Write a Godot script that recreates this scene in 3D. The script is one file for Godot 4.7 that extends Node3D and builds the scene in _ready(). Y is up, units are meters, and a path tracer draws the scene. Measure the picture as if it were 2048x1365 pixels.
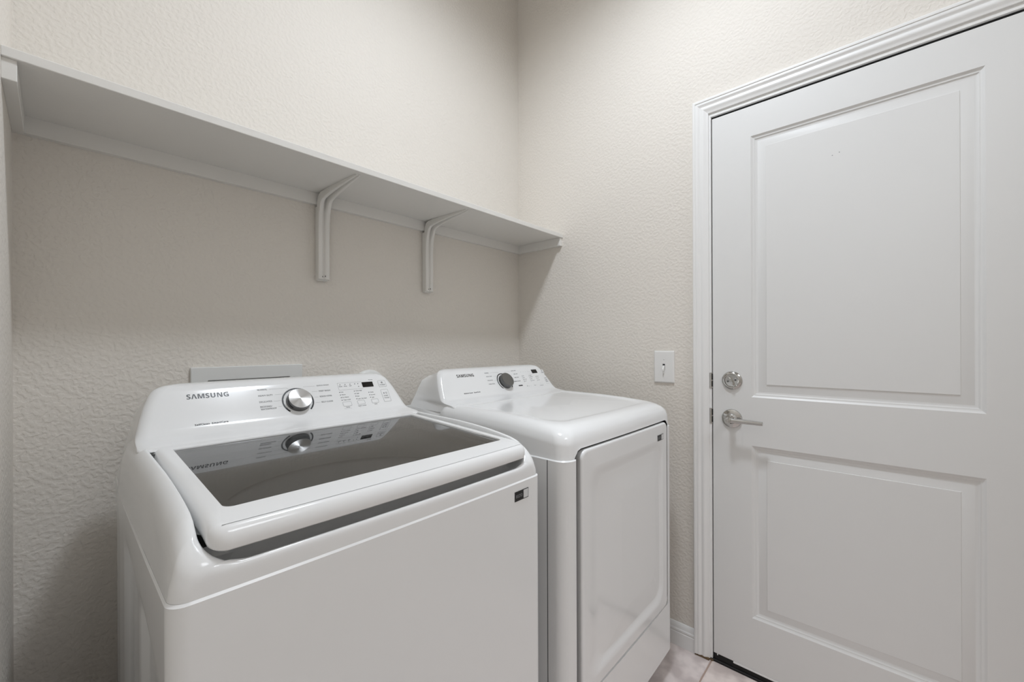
extends Node3D
# A laundry room: top-load washer and dryer under a painted shelf, two-panel door on the right.
# World: x right along the back wall (right wall at x = 0), z towards the room (back wall at z = 0), y up, metres.

const XL := -1.7447      # left wall
const ZF := 2.05         # front wall
const H := 3.14          # ceiling
const CAM := Vector3(-1.6803893, 1.20129559, 1.47384823)
const FPX := 829.58      # focal length in pixels of the 2048 wide picture

# ------------------------------------------------------------------ mesh builder
class MB:
	var v := PackedVector3Array()
	var off := Vector3.ZERO
	func tri(a: Vector3, b: Vector3, c: Vector3) -> void:      # counter-clockwise seen from outside
		v.append(a); v.append(b); v.append(c)
	func quad(a: Vector3, b: Vector3, c: Vector3, d: Vector3) -> void:
		if (a - c).length_squared() <= (b - d).length_squared():
			tri(a, b, c); tri(a, c, d)
		else:
			tri(a, b, d); tri(b, c, d)
	func orient(from: int) -> void:                            # turn what was added since «from» outside out
		var c := Vector3.ZERO
		for i in range(from, v.size()): c += v[i]
		c /= max(1, v.size() - from)
		var vol := 0.0
		for i in range(from, v.size(), 3): vol += (v[i] - c).dot((v[i + 1] - c).cross(v[i + 2] - c))
		if vol < 0.0: flip(from)
	func flip(from: int) -> void:
		for i in range(from, v.size(), 3):
			var t := v[i + 1]; v[i + 1] = v[i + 2]; v[i + 2] = t
	func loft(rows: Array, closed := true, cap0 := false, cap1 := false) -> void:
		var s := v.size()
		for r in rows.size() - 1:
			var a: PackedVector3Array = rows[r]
			var b: PackedVector3Array = rows[r + 1]
			var n := a.size()
			for i in (n if closed else n - 1):
				var j := (i + 1) % n
				quad(a[i], a[j], b[j], b[i])
		if cap0: cap(rows[0], true)
		if cap1: cap(rows[rows.size() - 1], false)
		orient(s)
	func cap(r: PackedVector3Array, rev: bool) -> void:
		# triangulate a (nearly) planar ring
		var n := Vector3.ZERO
		for i in r.size(): n += r[i].cross(r[(i + 1) % r.size()])
		n = n.normalized()
		var u := (Vector3.UP if absf(n.y) < 0.9 else Vector3.RIGHT).cross(n).normalized()
		var w := n.cross(u)
		var p := PackedVector2Array()
		for q in r: p.append(Vector2(q.dot(u), q.dot(w)))
		var t := Geometry2D.triangulate_polygon(p)
		for i in range(0, t.size(), 3):
			var a := r[t[i]]; var b := r[t[i + 1]]; var c := r[t[i + 2]]
			var up := (b - a).cross(c - a).dot(n) > 0.0
			if up != rev: tri(a, b, c)
			else: tri(a, c, b)
	func box(mn: Vector3, mx: Vector3, bev := 0.0) -> void:
		var s := v.size()
		var e := minf(bev, 0.499 * minf(mx.x - mn.x, minf(mx.y - mn.y, mx.z - mn.z)))
		if e <= 0.0:
			var p: Array = []
			for i in 8: p.append(Vector3(mx.x if i & 1 else mn.x, mx.y if i & 2 else mn.y, mx.z if i & 4 else mn.z))
			quad(p[4], p[5], p[7], p[6]); quad(p[1], p[0], p[2], p[3]); quad(p[0], p[4], p[6], p[2])
			quad(p[5], p[1], p[3], p[7]); quad(p[6], p[7], p[3], p[2]); quad(p[0], p[1], p[5], p[4])
			return
		var c := (mn + mx) * 0.5
		var h := (mx - mn) * 0.5
		var g := func(sx: float, sy: float, sz: float, ax: int) -> Vector3:
			var q := Vector3(h.x - e, h.y - e, h.z - e)
			q[ax] += e
			return c + Vector3(sx * q.x, sy * q.y, sz * q.z)
		for ax in 3:
			for sg in [-1.0, 1.0]:
				var ring: Array = []
				for k in [[-1, -1], [1, -1], [1, 1], [-1, 1]]:
					var sv := Vector3.ZERO
					sv[ax] = sg; sv[(ax + 1) % 3] = k[0]; sv[(ax + 2) % 3] = k[1]
					ring.append(g.call(sv.x, sv.y, sv.z, ax))
				if sg > 0: quad(ring[0], ring[1], ring[2], ring[3])
				else: quad(ring[3], ring[2], ring[1], ring[0])
		for ax in 3:                                           # the twelve edges
			var b := (ax + 1) % 3
			var d := (ax + 2) % 3
			for sb in [-1.0, 1.0]:
				for sd in [-1.0, 1.0]:
					var lo := Vector3.ZERO; lo[ax] = -1; lo[b] = sb; lo[d] = sd
					var hi := lo; hi[ax] = 1
					var q0: Vector3 = g.call(lo.x, lo.y, lo.z, b); var q1: Vector3 = g.call(hi.x, hi.y, hi.z, b)
					var q2: Vector3 = g.call(hi.x, hi.y, hi.z, d); var q3: Vector3 = g.call(lo.x, lo.y, lo.z, d)
					if sb * sd > 0: quad(q0, q1, q2, q3)
					else: quad(q3, q2, q1, q0)
		for i in 8:
			var sx := 1.0 if i & 1 else -1.0
			var sy := 1.0 if i & 2 else -1.0
			var sz := 1.0 if i & 4 else -1.0
			var a: Vector3 = g.call(sx, sy, sz, 0); var b2: Vector3 = g.call(sx, sy, sz, 1); var c2: Vector3 = g.call(sx, sy, sz, 2)
			if sx * sy * sz > 0: tri(a, b2, c2)
			else: tri(a, c2, b2)
		fix_box(s, c)
	func fix_box(s: int, c: Vector3) -> void:                  # convex: every face looks away from the centre
		for i in range(s, v.size(), 3):
			var n := (v[i + 1] - v[i]).cross(v[i + 2] - v[i])
			if n.dot(v[i] - c) < 0.0:
				var t := v[i + 1]; v[i + 1] = v[i + 2]; v[i + 2] = t
	func lathe(prof: PackedVector2Array, xf: Transform3D, seg := 48, c0 := true, c1 := true) -> void:   # (radius, height along z)
		var rows: Array = []
		for p in prof:
			var r := PackedVector3Array()
			for i in seg:
				var a := TAU * i / seg
				r.append(xf * Vector3(cos(a) * p.x, sin(a) * p.x, p.y))
			rows.append(r)
		loft(rows, true, c0, c1)
	func tube(pts: PackedVector3Array, rad: PackedFloat32Array, seg := 16) -> void:
		var rows: Array = []
		for k in pts.size():
			var d := (pts[mini(k + 1, pts.size() - 1)] - pts[maxi(k - 1, 0)]).normalized()
			var u := (Vector3.UP if absf(d.y) < 0.9 else Vector3.RIGHT).cross(d).normalized()
			var w := d.cross(u)
			var r := PackedVector3Array()
			for i in seg:
				var a := TAU * i / seg
				r.append(pts[k] + (u * cos(a) + w * sin(a)) * rad[k])
			rows.append(r)
		loft(rows, true, true, true)
	func flat(poly: PackedVector2Array, xf: Transform3D, thick: float) -> void:     # a thin plate on the local xy plane
		var a := PackedVector3Array()
		var b := PackedVector3Array()
		for p in poly:
			a.append(xf * Vector3(p.x, p.y, 0)); b.append(xf * Vector3(p.x, p.y, thick))
		loft([a, b], true, true, true)
	func mesh(angle := 40.0, uv_of = null) -> ArrayMesh:
		var lim := cos(deg_to_rad(angle))
		var nf := PackedVector3Array()
		var at := {}
		var keys: Array = []
		for i in range(0, v.size(), 3):
			nf.append((v[i + 1] - v[i]).cross(v[i + 2] - v[i]))
			for k in 3:
				var q := v[i + k]
				var key := Vector3i(roundi(q.x * 40000.0), roundi(q.y * 40000.0), roundi(q.z * 40000.0))
				keys.append(key)
				if at.has(key): at[key].append(i / 3)
				else: at[key] = [i / 3]
		var st := SurfaceTool.new()
		st.begin(Mesh.PRIMITIVE_TRIANGLES)
		for i in range(0, v.size(), 3):
			var me := nf[i / 3]
			if me.length_squared() < 1e-24: continue
			var mn := me.normalized()
			for k in [0, 2, 1]:
				var s := Vector3.ZERO
				for f in at[keys[i + k]]:
					var o := nf[f]
					if o.length_squared() > 1e-24 and o.normalized().dot(mn) > lim: s += o
				st.set_normal(s.normalized())
				if uv_of != null: st.set_uv(uv_of.call(v[i + k]))
				st.add_vertex(v[i + k] - off)
		return st.commit()

# ------------------------------------------------------------------ naming, adding
var taken := {}

func numbered(called: String) -> String:
	if not taken.has(called):
		taken[called] = 0
		return called
	taken[called] += 1
	return "%s_%03d" % [called, taken[called]]

func part(called: String, mb: MB, mat: Material, parent: Node3D, angle := 40.0, uv_of = null) -> MeshInstance3D:
	var o := MeshInstance3D.new()
	o.mesh = mb.mesh(angle, uv_of)
	o.name = called if parent != self else numbered(called)
	o.material_override = mat
	parent.add_child(o, true)
	return o

func thing(called: String, label: String, category: String, at := Vector3.ZERO, group := "") -> Node3D:
	var o := Node3D.new()
	o.name = numbered(called)
	o.position = at
	o.set_meta("label", label); o.set_meta("category", category)
	if group: o.set_meta("group", group)
	add_child(o, true)
	return o

func room(called: String, mb: MB, mat: Material, label := "", angle := 30.0) -> MeshInstance3D:
	var o := part(called, mb, mat, self, angle)
	o.set_meta("kind", "structure")
	if label: o.set_meta("label", label)
	return o

# ------------------------------------------------------------------ materials
var M := {}

func mat(c: Color, rough: float, spec := 0.5, metal := 0.0) -> StandardMaterial3D:
	var m := StandardMaterial3D.new()
	m.albedo_color = c
	m.roughness = rough
	m.metallic = metal
	m.metallic_specular = spec
	return m

func noise_tex(size: int, freq: float, kind: int, octaves: int, sd: int, ramp: Gradient = null, warp := 0.0) -> NoiseTexture2D:
	var n := FastNoiseLite.new()
	n.noise_type = kind as FastNoiseLite.NoiseType
	n.seed = sd
	n.frequency = freq
	n.fractal_type = FastNoiseLite.FRACTAL_FBM
	n.fractal_octaves = octaves
	n.fractal_gain = 0.4
	if warp > 0.0:
		n.domain_warp_enabled = true
		n.domain_warp_amplitude = warp
		n.domain_warp_frequency = freq * 0.7
	var t := NoiseTexture2D.new()
	t.width = size; t.height = size
	t.seamless = true
	t.seamless_blend_skirt = 0.15
	t.noise = n
	if ramp: t.color_ramp = ramp
	return t

func grad(offs: Array, cols: Array) -> Gradient:
	var g := Gradient.new()
	g.offsets = PackedFloat32Array(offs)
	g.colors = PackedColorArray(cols)
	return g

func triplanar(m: StandardMaterial3D, scale: float) -> void:
	m.uv1_triplanar = true
	m.uv1_world_triplanar = true
	m.uv1_scale = Vector3.ONE * scale

func make_materials() -> void:
	var wall := mat(Color(0.915, 0.891, 0.857), 0.7, 0.4)
	triplanar(wall, 1.0 / 0.55)
	wall.heightmap_enabled = true
	wall.heightmap_texture = noise_tex(1024, 0.036, FastNoiseLite.TYPE_SIMPLEX_SMOOTH, 2, 7, grad([0.0, 0.42, 0.62, 1.0], [Color.BLACK, Color(0.35, 0.35, 0.35), Color(0.8, 0.8, 0.8), Color.WHITE]), 14.0)
	wall.heightmap_scale = 0.095
	M.wall = wall
	M.ceiling = mat(Color(0.9, 0.895, 0.885), 0.9, 0.2)
	var trim := mat(Color(0.955, 0.952, 0.945), 0.32, 0.5)
	M.trim = trim
	var shelf := mat(Color(0.925, 0.915, 0.895), 0.45, 0.45)
	triplanar(shelf, 2.2)
	shelf.heightmap_enabled = true
	shelf.heightmap_texture = noise_tex(512, 0.02, FastNoiseLite.TYPE_SIMPLEX, 3, 21)
	shelf.heightmap_scale = 0.03
	M.shelf = shelf
	M.door = mat(Color(0.915, 0.913, 0.907), 0.34, 0.5)
	M.enamel = mat(Color(0.945, 0.945, 0.943), 0.2, 0.5)
	M.plastic = mat(Color(0.945, 0.945, 0.943), 0.13, 0.5)
	M.seam = mat(Color(0.62, 0.62, 0.62), 0.5)
	M.print = mat(Color(0.2, 0.2, 0.21), 0.5)
	M.print_soft = mat(Color(0.47, 0.47, 0.48), 0.5)
	M.ink = mat(Color(0.03, 0.03, 0.033), 0.35)
	M.display = mat(Color(0.02, 0.02, 0.022), 0.08, 0.5)
	M.black = mat(Color(0.035, 0.035, 0.037), 0.6)
	M.recess = mat(Color(0.11, 0.11, 0.113), 0.4)
	M.chrome = mat(Color(0.78, 0.775, 0.765), 0.12, 0.5, 1.0)
	M.satin = mat(Color(0.66, 0.655, 0.645), 0.3, 0.5, 1.0)
	var br := mat(Color(0.8, 0.795, 0.785), 0.3, 0.5, 1.0)
	br.anisotropy_enabled = true
	br.anisotropy = -0.85
	M.brushed = br
	M.knob_side = mat(Color(0.42, 0.42, 0.42), 0.22, 0.5, 1.0)
	M.grey_knob = mat(Color(0.5, 0.5, 0.495), 0.38, 0.5, 0.9)
	M.tub = mat(Color(0.72, 0.72, 0.71), 0.35)
	M.drum = mat(Color(0.4, 0.4, 0.39), 0.35, 0.5, 0.8)
	var gl := mat(Color(0.04, 0.04, 0.038, 0.52), 0.02, 0.7)
	gl.transparency = BaseMaterial3D.TRANSPARENCY_ALPHA
	M.glass = gl
	M.switch = mat(Color(0.94, 0.935, 0.925), 0.25, 0.5)
	M.sticker = mat(Color(0.85, 0.85, 0.85), 0.3)
	M.outlet = mat(Color(0.9, 0.9, 0.89), 0.35)
	M.grout = mat(Color(0.72, 0.63, 0.58), 0.9)
	for k in 3:
		var t := mat([Color(0.95, 0.905, 0.885), Color(0.94, 0.895, 0.88), Color(0.96, 0.91, 0.885)][k], 0.38, 0.45)
		triplanar(t, 1.7)
		var c0 := Color(0.88, 0.87, 0.87)
		t.albedo_texture = noise_tex(512, 0.012, FastNoiseLite.TYPE_SIMPLEX, 5, 40 + k, grad([0.25, 0.75], [c0, Color.WHITE]))
		M["tile%d" % k] = t
	M.dirt = mat(Color(0.45, 0.37, 0.27), 0.9)
	M.lampglass = mat(Color(0.95, 0.94, 0.92), 0.4)
	M.lampglass.emission_enabled = true
	M.lampglass.emission = Color(1.0, 0.985, 0.97)
	M.lampglass.emission_energy_multiplier = 2.5
	M.hall = mat(Color(0.86, 0.845, 0.82), 0.8, 0.3)

# ------------------------------------------------------------------ small geometry helpers
func tab(t: Array, x: float) -> float:                          # linear table [[x, y], ...]
	if x <= t[0][0]: return t[0][1]
	for i in range(1, t.size()):
		if x <= t[i][0]:
			var f: float = (x - t[i - 1][0]) / (t[i][0] - t[i - 1][0])
			return lerpf(t[i - 1][1], t[i][1], f)
	return t[t.size() - 1][1]

const NS := 40      # samples on a side
const NA := 10      # samples on a corner
const NF := 28      # samples on the front
# plan outline of an appliance, from the back left along the left side, the front, the right side, to the back right
func plan(hw: float, zb: float, zf: float, bow: float, r: float) -> PackedVector2Array:
	var p := PackedVector2Array()
	var xc := hw - r
	var ze := zf - bow * pow(xc / hw, 2.0) - r
	for i in NS: p.append(Vector2(-hw, lerpf(zb, ze, float(i) / NS)))
	for i in NA:
		var a := PI * 0.5 * i / NA
		p.append(Vector2(-xc - r * cos(a), ze + r * sin(a)))
	for i in NF + 1:
		var x := -cos(PI * i / NF) * xc
		p.append(Vector2(x, zf - bow * pow(x / hw, 2.0)))
	for i in range(NA - 1, -1, -1):
		var a := PI * 0.5 * i / NA
		p.append(Vector2(xc + r * cos(a), ze + r * sin(a)))
	for i in range(NS - 1, -1, -1): p.append(Vector2(hw, lerpf(zb, ze, float(i) / NS)))
	return p

# how much a plan point belongs to the front (0 on the sides, 1 on the front)
func front_share(i: int, p: PackedVector2Array) -> float:
	var n := p.size()
	var k := mini(i, n - 1 - i)
	if k < NS: return 0.2 * smoothstep(p[NS].y - 0.025, p[NS].y, p[k].y)
	if k < NS + NA: return lerpf(0.2, 0.85, float(k - NS) / NA)
	return lerpf(0.85, 1.0, smoothstep(0.0, 0.03, absf(p[NS + NA].x) - absf(p[k].x)))

func row(p: PackedVector2Array, y: float) -> PackedVector3Array:
	var r := PackedVector3Array()
	for q in p: r.append(Vector3(q.x, y, q.y))
	return r

func rrect(x0: float, y0: float, x1: float, y1: float, r: float, n := 5) -> PackedVector2Array:
	var p := PackedVector2Array()
	for c in [[x1 - r, y1 - r, 0.0], [x0 + r, y1 - r, 1.0], [x0 + r, y0 + r, 2.0], [x1 - r, y0 + r, 3.0]]:
		for i in n + 1:
			var a: float = PI * 0.5 * (c[2] + float(i) / n)
			p.append(Vector2(c[0] + cos(a) * r, c[1] + sin(a) * r))
	return p

func ring_flat(mb: MB, outer: PackedVector2Array, inner: PackedVector2Array, xf: Transform3D, t: float) -> void:
	var rows: Array = []
	for k in 4:
		var src := outer if k == 0 or k == 1 else inner
		var h := 0.0 if k == 0 or k == 3 else t
		var r := PackedVector3Array()
		for p in src: r.append(xf * Vector3(p.x, p.y, h))
		rows.append(r)
	rows.append(rows[0])
	mb.loft(rows)

func arc_flat(mb: MB, c: Vector2, r0: float, r1: float, a0: float, a1: float, xf: Transform3D, t: float, n := 40) -> void:
	var p := PackedVector2Array()
	for i in n + 1:
		var a := deg_to_rad(lerpf(a0, a1, float(i) / n))
		p.append(c + Vector2(cos(a), sin(a)) * r1)
	for i in range(n, -1, -1):
		var a := deg_to_rad(lerpf(a0, a1, float(i) / n))
		p.append(c + Vector2(cos(a), sin(a)) * r0)
	mb.flat(p, xf, t)

func line_flat(mb: MB, a: Vector2, b: Vector2, w: float, xf: Transform3D, t: float) -> void:
	var d := (b - a).normalized().orthogonal() * w * 0.5
	mb.flat(PackedVector2Array([a + d, b + d, b - d, a - d]), xf, t)

var fonts := {}
# lettering fitted into (left, bottom, width, height of capitals) on the local xy plane
func letters(mb: MB, txt: String, left: float, bottom: float, width: float, caps: float, xf: Transform3D, bold := false, t := 0.0003) -> void:
	var key := "b" if bold else "r"
	if not fonts.has(key):
		var f := SystemFont.new()
		f.font_names = PackedStringArray(["Droid Sans"])
		f.font_weight = 700 if bold else 400
		fonts[key] = f
	var tm := TextMesh.new()
	tm.font = fonts[key]
	tm.text = txt
	tm.font_size = 64
	tm.pixel_size = 0.01
	tm.depth = 0.01
	tm.curve_step = 1.0
	var arr := tm.surface_get_arrays(0)
	var vs: PackedVector3Array = arr[Mesh.ARRAY_VERTEX]
	var ix: PackedInt32Array = arr[Mesh.ARRAY_INDEX]
	var x0 := 1e9; var x1 := -1e9; var y0 := 1e9; var y1 := -1e9
	for q in vs:
		x0 = minf(x0, q.x); x1 = maxf(x1, q.x); y0 = minf(y0, q.y); y1 = maxf(y1, q.y)
	var has_low := false
	for ch in txt: has_low = has_low or ch in "gpqyj"
	var sy := caps / ((y1 - y0) / (1.28 if has_low else 1.0))
	var base := y0 + (0.22 * (y1 - y0) if has_low else 0.0)
	var sx := width / (x1 - x0)
	var s := mb.v.size()
	for i in range(0, ix.size(), 3):
		var p: Array = []
		for k in 3:
			var q := vs[ix[i + k]]
			p.append(xf * Vector3(left + (q.x - x0) * sx, bottom + (q.y - base) * sy, t if q.z > 0.0 else 0.0))
		mb.tri(p[0], p[2], p[1])
	mb.orient(s)

# ------------------------------------------------------------------ the scene
func _ready() -> void:
	# camera
	var cam := Camera3D.new()
	cam.name = "camera"
	add_child(cam)
	var yaw := 0.73672
	var roll := -0.003574
	var f := Vector3(cos(yaw), 0, -sin(yaw))
	var r := Vector3(sin(yaw), 0, cos(yaw))
	var rc := r * cos(roll) + Vector3.UP * sin(roll)
	var uc := Vector3.UP * cos(roll) - r * sin(roll)
	cam.transform = Transform3D(Basis(rc, uc, -f), CAM)
	var near := 0.02
	cam.set_frustum(near * 1365.0 / FPX, Vector2(0, near * (691.826 - 682.5) / FPX), near, 50.0)
	cam.current = true
	# environment: the room is closed, the sky only stands outside
	var we := WorldEnvironment.new()
	we.name = "environment"
	var env := Environment.new()
	env.background_mode = Environment.BG_COLOR
	env.background_color = Color(0.5, 0.55, 0.6)
	env.background_energy_multiplier = 0.5
	env.tonemap_mode = Environment.TONE_MAPPER_LINEAR
	env.tonemap_exposure = 1.06
	env.sdfgi_enabled = true
	env.ssao_enabled = true
	env.ssil_enabled = true
	we.environment = env
	add_child(we)
	# the ceiling lamp of this room and the panel of the hall behind the camera
	var lamp := SpotLight3D.new()
	lamp.name = "ceiling_light_glow"
	lamp.position = Vector3(-0.86, H - 0.012, 1.0)
	lamp.rotation = Vector3(-PI / 2, 0, 0)
	lamp.light_color = Color(0.93, 0.962, 1.0)
	lamp.light_energy = 3.15
	lamp.light_size = 0.14
	lamp.spot_angle = 82.0
	lamp.spot_angle_attenuation = 0.85
	lamp.spot_range = 8.0
	lamp.spot_attenuation = 2.0
	lamp.shadow_enabled = true
	add_child(lamp)
	var hall := AreaLight3D.new()
	hall.name = "hall_panel_glow"
	hall.area_size = Vector2(0.9, 0.9)
	hall.position = Vector3(-1.0, H - 0.04, 3.0)
	hall.rotation = Vector3(-PI / 2, 0, 0)
	hall.light_color = Color(0.93, 0.962, 1.0)
	hall.light_energy = 1.4
	hall.area_range = 10.0
	hall.area_attenuation = 2.0
	hall.shadow_enabled = true
	add_child(hall)

	make_materials()
	build_room()
	build_door()
	build_shelf()
	build_washer()
	build_dryer()
	build_fittings()

# ------------------------------------------------------------------ room
func build_room() -> void:
	var t := 0.12
	# floor: grout bed with tiles
	var fl := MB.new()
	fl.box(Vector3(XL - t, -0.1, -t), Vector3(t, -0.0025, ZF + t))
	var floor_o := room("floor", fl, M.grout, "pinkish beige tiled floor with pale grout")
	var step := 0.457
	var rng := RandomNumberGenerator.new()
	rng.seed = 5
	var z1 := 0.972
	var iz := -3
	while z1 + iz * step < ZF:
		var za := maxf(z1 + iz * step + 0.0025, 0.0)
		var zb := minf(z1 + (iz + 1) * step - 0.0025, ZF)
		var ixx := 0
		while -0.30 - ixx * step + step > XL:
			var xb := minf(-0.30 - (ixx - 1) * step - 0.0025, 0.0)
			var xa := maxf(-0.30 - ixx * step + 0.0025, XL)
			if zb - za > 0.02 and xb - xa > 0.02:
				var mb := MB.new()
				mb.box(Vector3(xa, -0.02, za), Vector3(xb, -0.0003 * rng.randf(), zb), 0.0015)
				part("tile", mb, M["tile%d" % rng.randi_range(0, 2)], floor_o)
			ixx += 1
		iz += 1
	var ce := MB.new()
	ce.box(Vector3(XL - t, H, -t), Vector3(t, H + 0.1, ZF + t))
	room("ceiling", ce, M.ceiling)
	# back wall with the hole of the outlet box
	var wb := MB.new()
	var hx0 := -1.392; var hx1 := -1.148; var hy0 := 0.955; var hy1 := 1.112
	wb.box(Vector3(XL - t, -0.1, -t), Vector3(hx0, H, 0))
	wb.box(Vector3(hx1, -0.1, -t), Vector3(t, H, 0))
	wb.box(Vector3(hx0, hy1, -t), Vector3(hx1, H, 0))
	wb.box(Vector3(hx0, -0.1, -t), Vector3(hx1, hy0, 0))
	room("wall_back", wb, M.wall, "greige textured wall behind the washer and dryer")
	var wl := MB.new()
	wl.box(Vector3(XL - t, -0.1, 0), Vector3(XL, H, ZF))
	room("wall_left", wl, M.wall, "greige textured wall at the left edge")
	# right wall with the door opening
	var wr := MB.new()
	wr.box(Vector3(0, -0.1, 0), Vector3(t, H, 0.955))
	wr.box(Vector3(0, -0.1, 1.824), Vector3(t, H, ZF))
	wr.box(Vector3(0, 2.087, 0.955), Vector3(t, H, 1.824))
	room("wall_right", wr, M.wall, "greige textured wall around the door")
	# front wall with the doorway to the hall, behind the camera
	var wf := MB.new()
	wf.box(Vector3(XL - t, -0.1, ZF), Vector3(-1.70, H, ZF + t))
	wf.box(Vector3(-0.30, -0.1, ZF), Vector3(t, H, ZF + t))
	wf.box(Vector3(-1.70, 2.55, ZF), Vector3(-0.30, H, ZF + t))
	room("wall_front", wf, M.wall)
	var hx := MB.new()
	hx.box(Vector3(-2.3, -0.1, ZF + t), Vector3(0.3, -0.002, 4.1))
	room("floor_hall", hx, M.tile0)
	var hc := MB.new()
	hc.box(Vector3(-2.3, H, ZF + t), Vector3(0.3, H + 0.1, 4.1))
	room("ceiling_hall", hc, M.ceiling)
	var hw := MB.new()
	hw.box(Vector3(-2.4, -0.1, ZF + t), Vector3(-2.3, H + 0.1, 4.2))
	hw.box(Vector3(-2.4, -0.1, ZF), Vector3(XL - t, H + 0.1, ZF + t))
	room("wall_hall_left", hw, M.hall)
	var hr := MB.new()
	hr.box(Vector3(0.3, -0.1, ZF + t), Vector3(0.4, H + 0.1, 4.2))
	hr.box(Vector3(t, -0.1, ZF), Vector3(0.4, H + 0.1, ZF + t))
	room("wall_hall_right", hr, M.hall)
	var hf := MB.new()
	hf.box(Vector3(-2.3, -0.1, 4.1), Vector3(0.3, H + 0.1, 4.2))
	room("wall_hall_far", hf, M.hall)
	# baseboards
	var prof := [[0.0, 0.0], [0.0, 0.012], [0.053, 0.012], [0.0555, 0.0095], [0.058, 0.0095], [0.060, 0.0115], [0.066, 0.0115], [0.070, 0.009], [0.078, 0.0085], [0.085, 0.006], [0.089, 0.003], [0.090, 0.0]]
	for side in ["right", "back", "left"]:
		var mb := MB.new()
		var a := PackedVector3Array()
		var b := PackedVector3Array()
		for p in prof:
			if side == "right":
				a.append(Vector3(-p[1], p[0], 0.0)); b.append(Vector3(-p[1], p[0], 0.9135))
			elif side == "back":
				a.append(Vector3(XL, p[0], p[1])); b.append(Vector3(0, p[0], p[1]))
			else:
				a.append(Vector3(XL + p[1], p[0], 0.0)); b.append(Vector3(XL + p[1], p[0], ZF))
		mb.loft([a, b], true, true, true)
		room("baseboard_" + side, mb, M.trim, "white moulded baseboard on the " + side + " wall", 25.0)

# ------------------------------------------------------------------ door in the right wall
func casing(called: String, pts: Array, label: String) -> void:
	# pts: outer edge start and end (z, y) with the direction of the inner side at each end
	var prof := [[0.0, 0.0], [0.0, 0.0155], [0.002, 0.0175], [0.0075, 0.0178], [0.0095, 0.0172], [0.0105, 0.0148], [0.012, 0.0155], [0.0175, 0.0160], [0.0205, 0.0150], [0.024, 0.0122], [0.0275, 0.0112], [0.031, 0.0118], [0.0345, 0.0128], [0.038, 0.0126], [0.0415, 0.0112], [0.046, 0.0085], [0.051, 0.0070], [0.0545, 0.0062], [0.0553, 0.005], [0.0555, 0.0]]
	var rows: Array = []
	for e in pts:
		var q := PackedVector3Array()
		for p in prof:
			q.append(Vector3(-p[1], e[1] + e[3] * p[0], e[0] + e[2] * p[0]))
		rows.append(q)
	var mb := MB.new()
	mb.loft(rows, true, true, true)
	room(called, mb, M.trim, label, 25.0)

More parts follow.
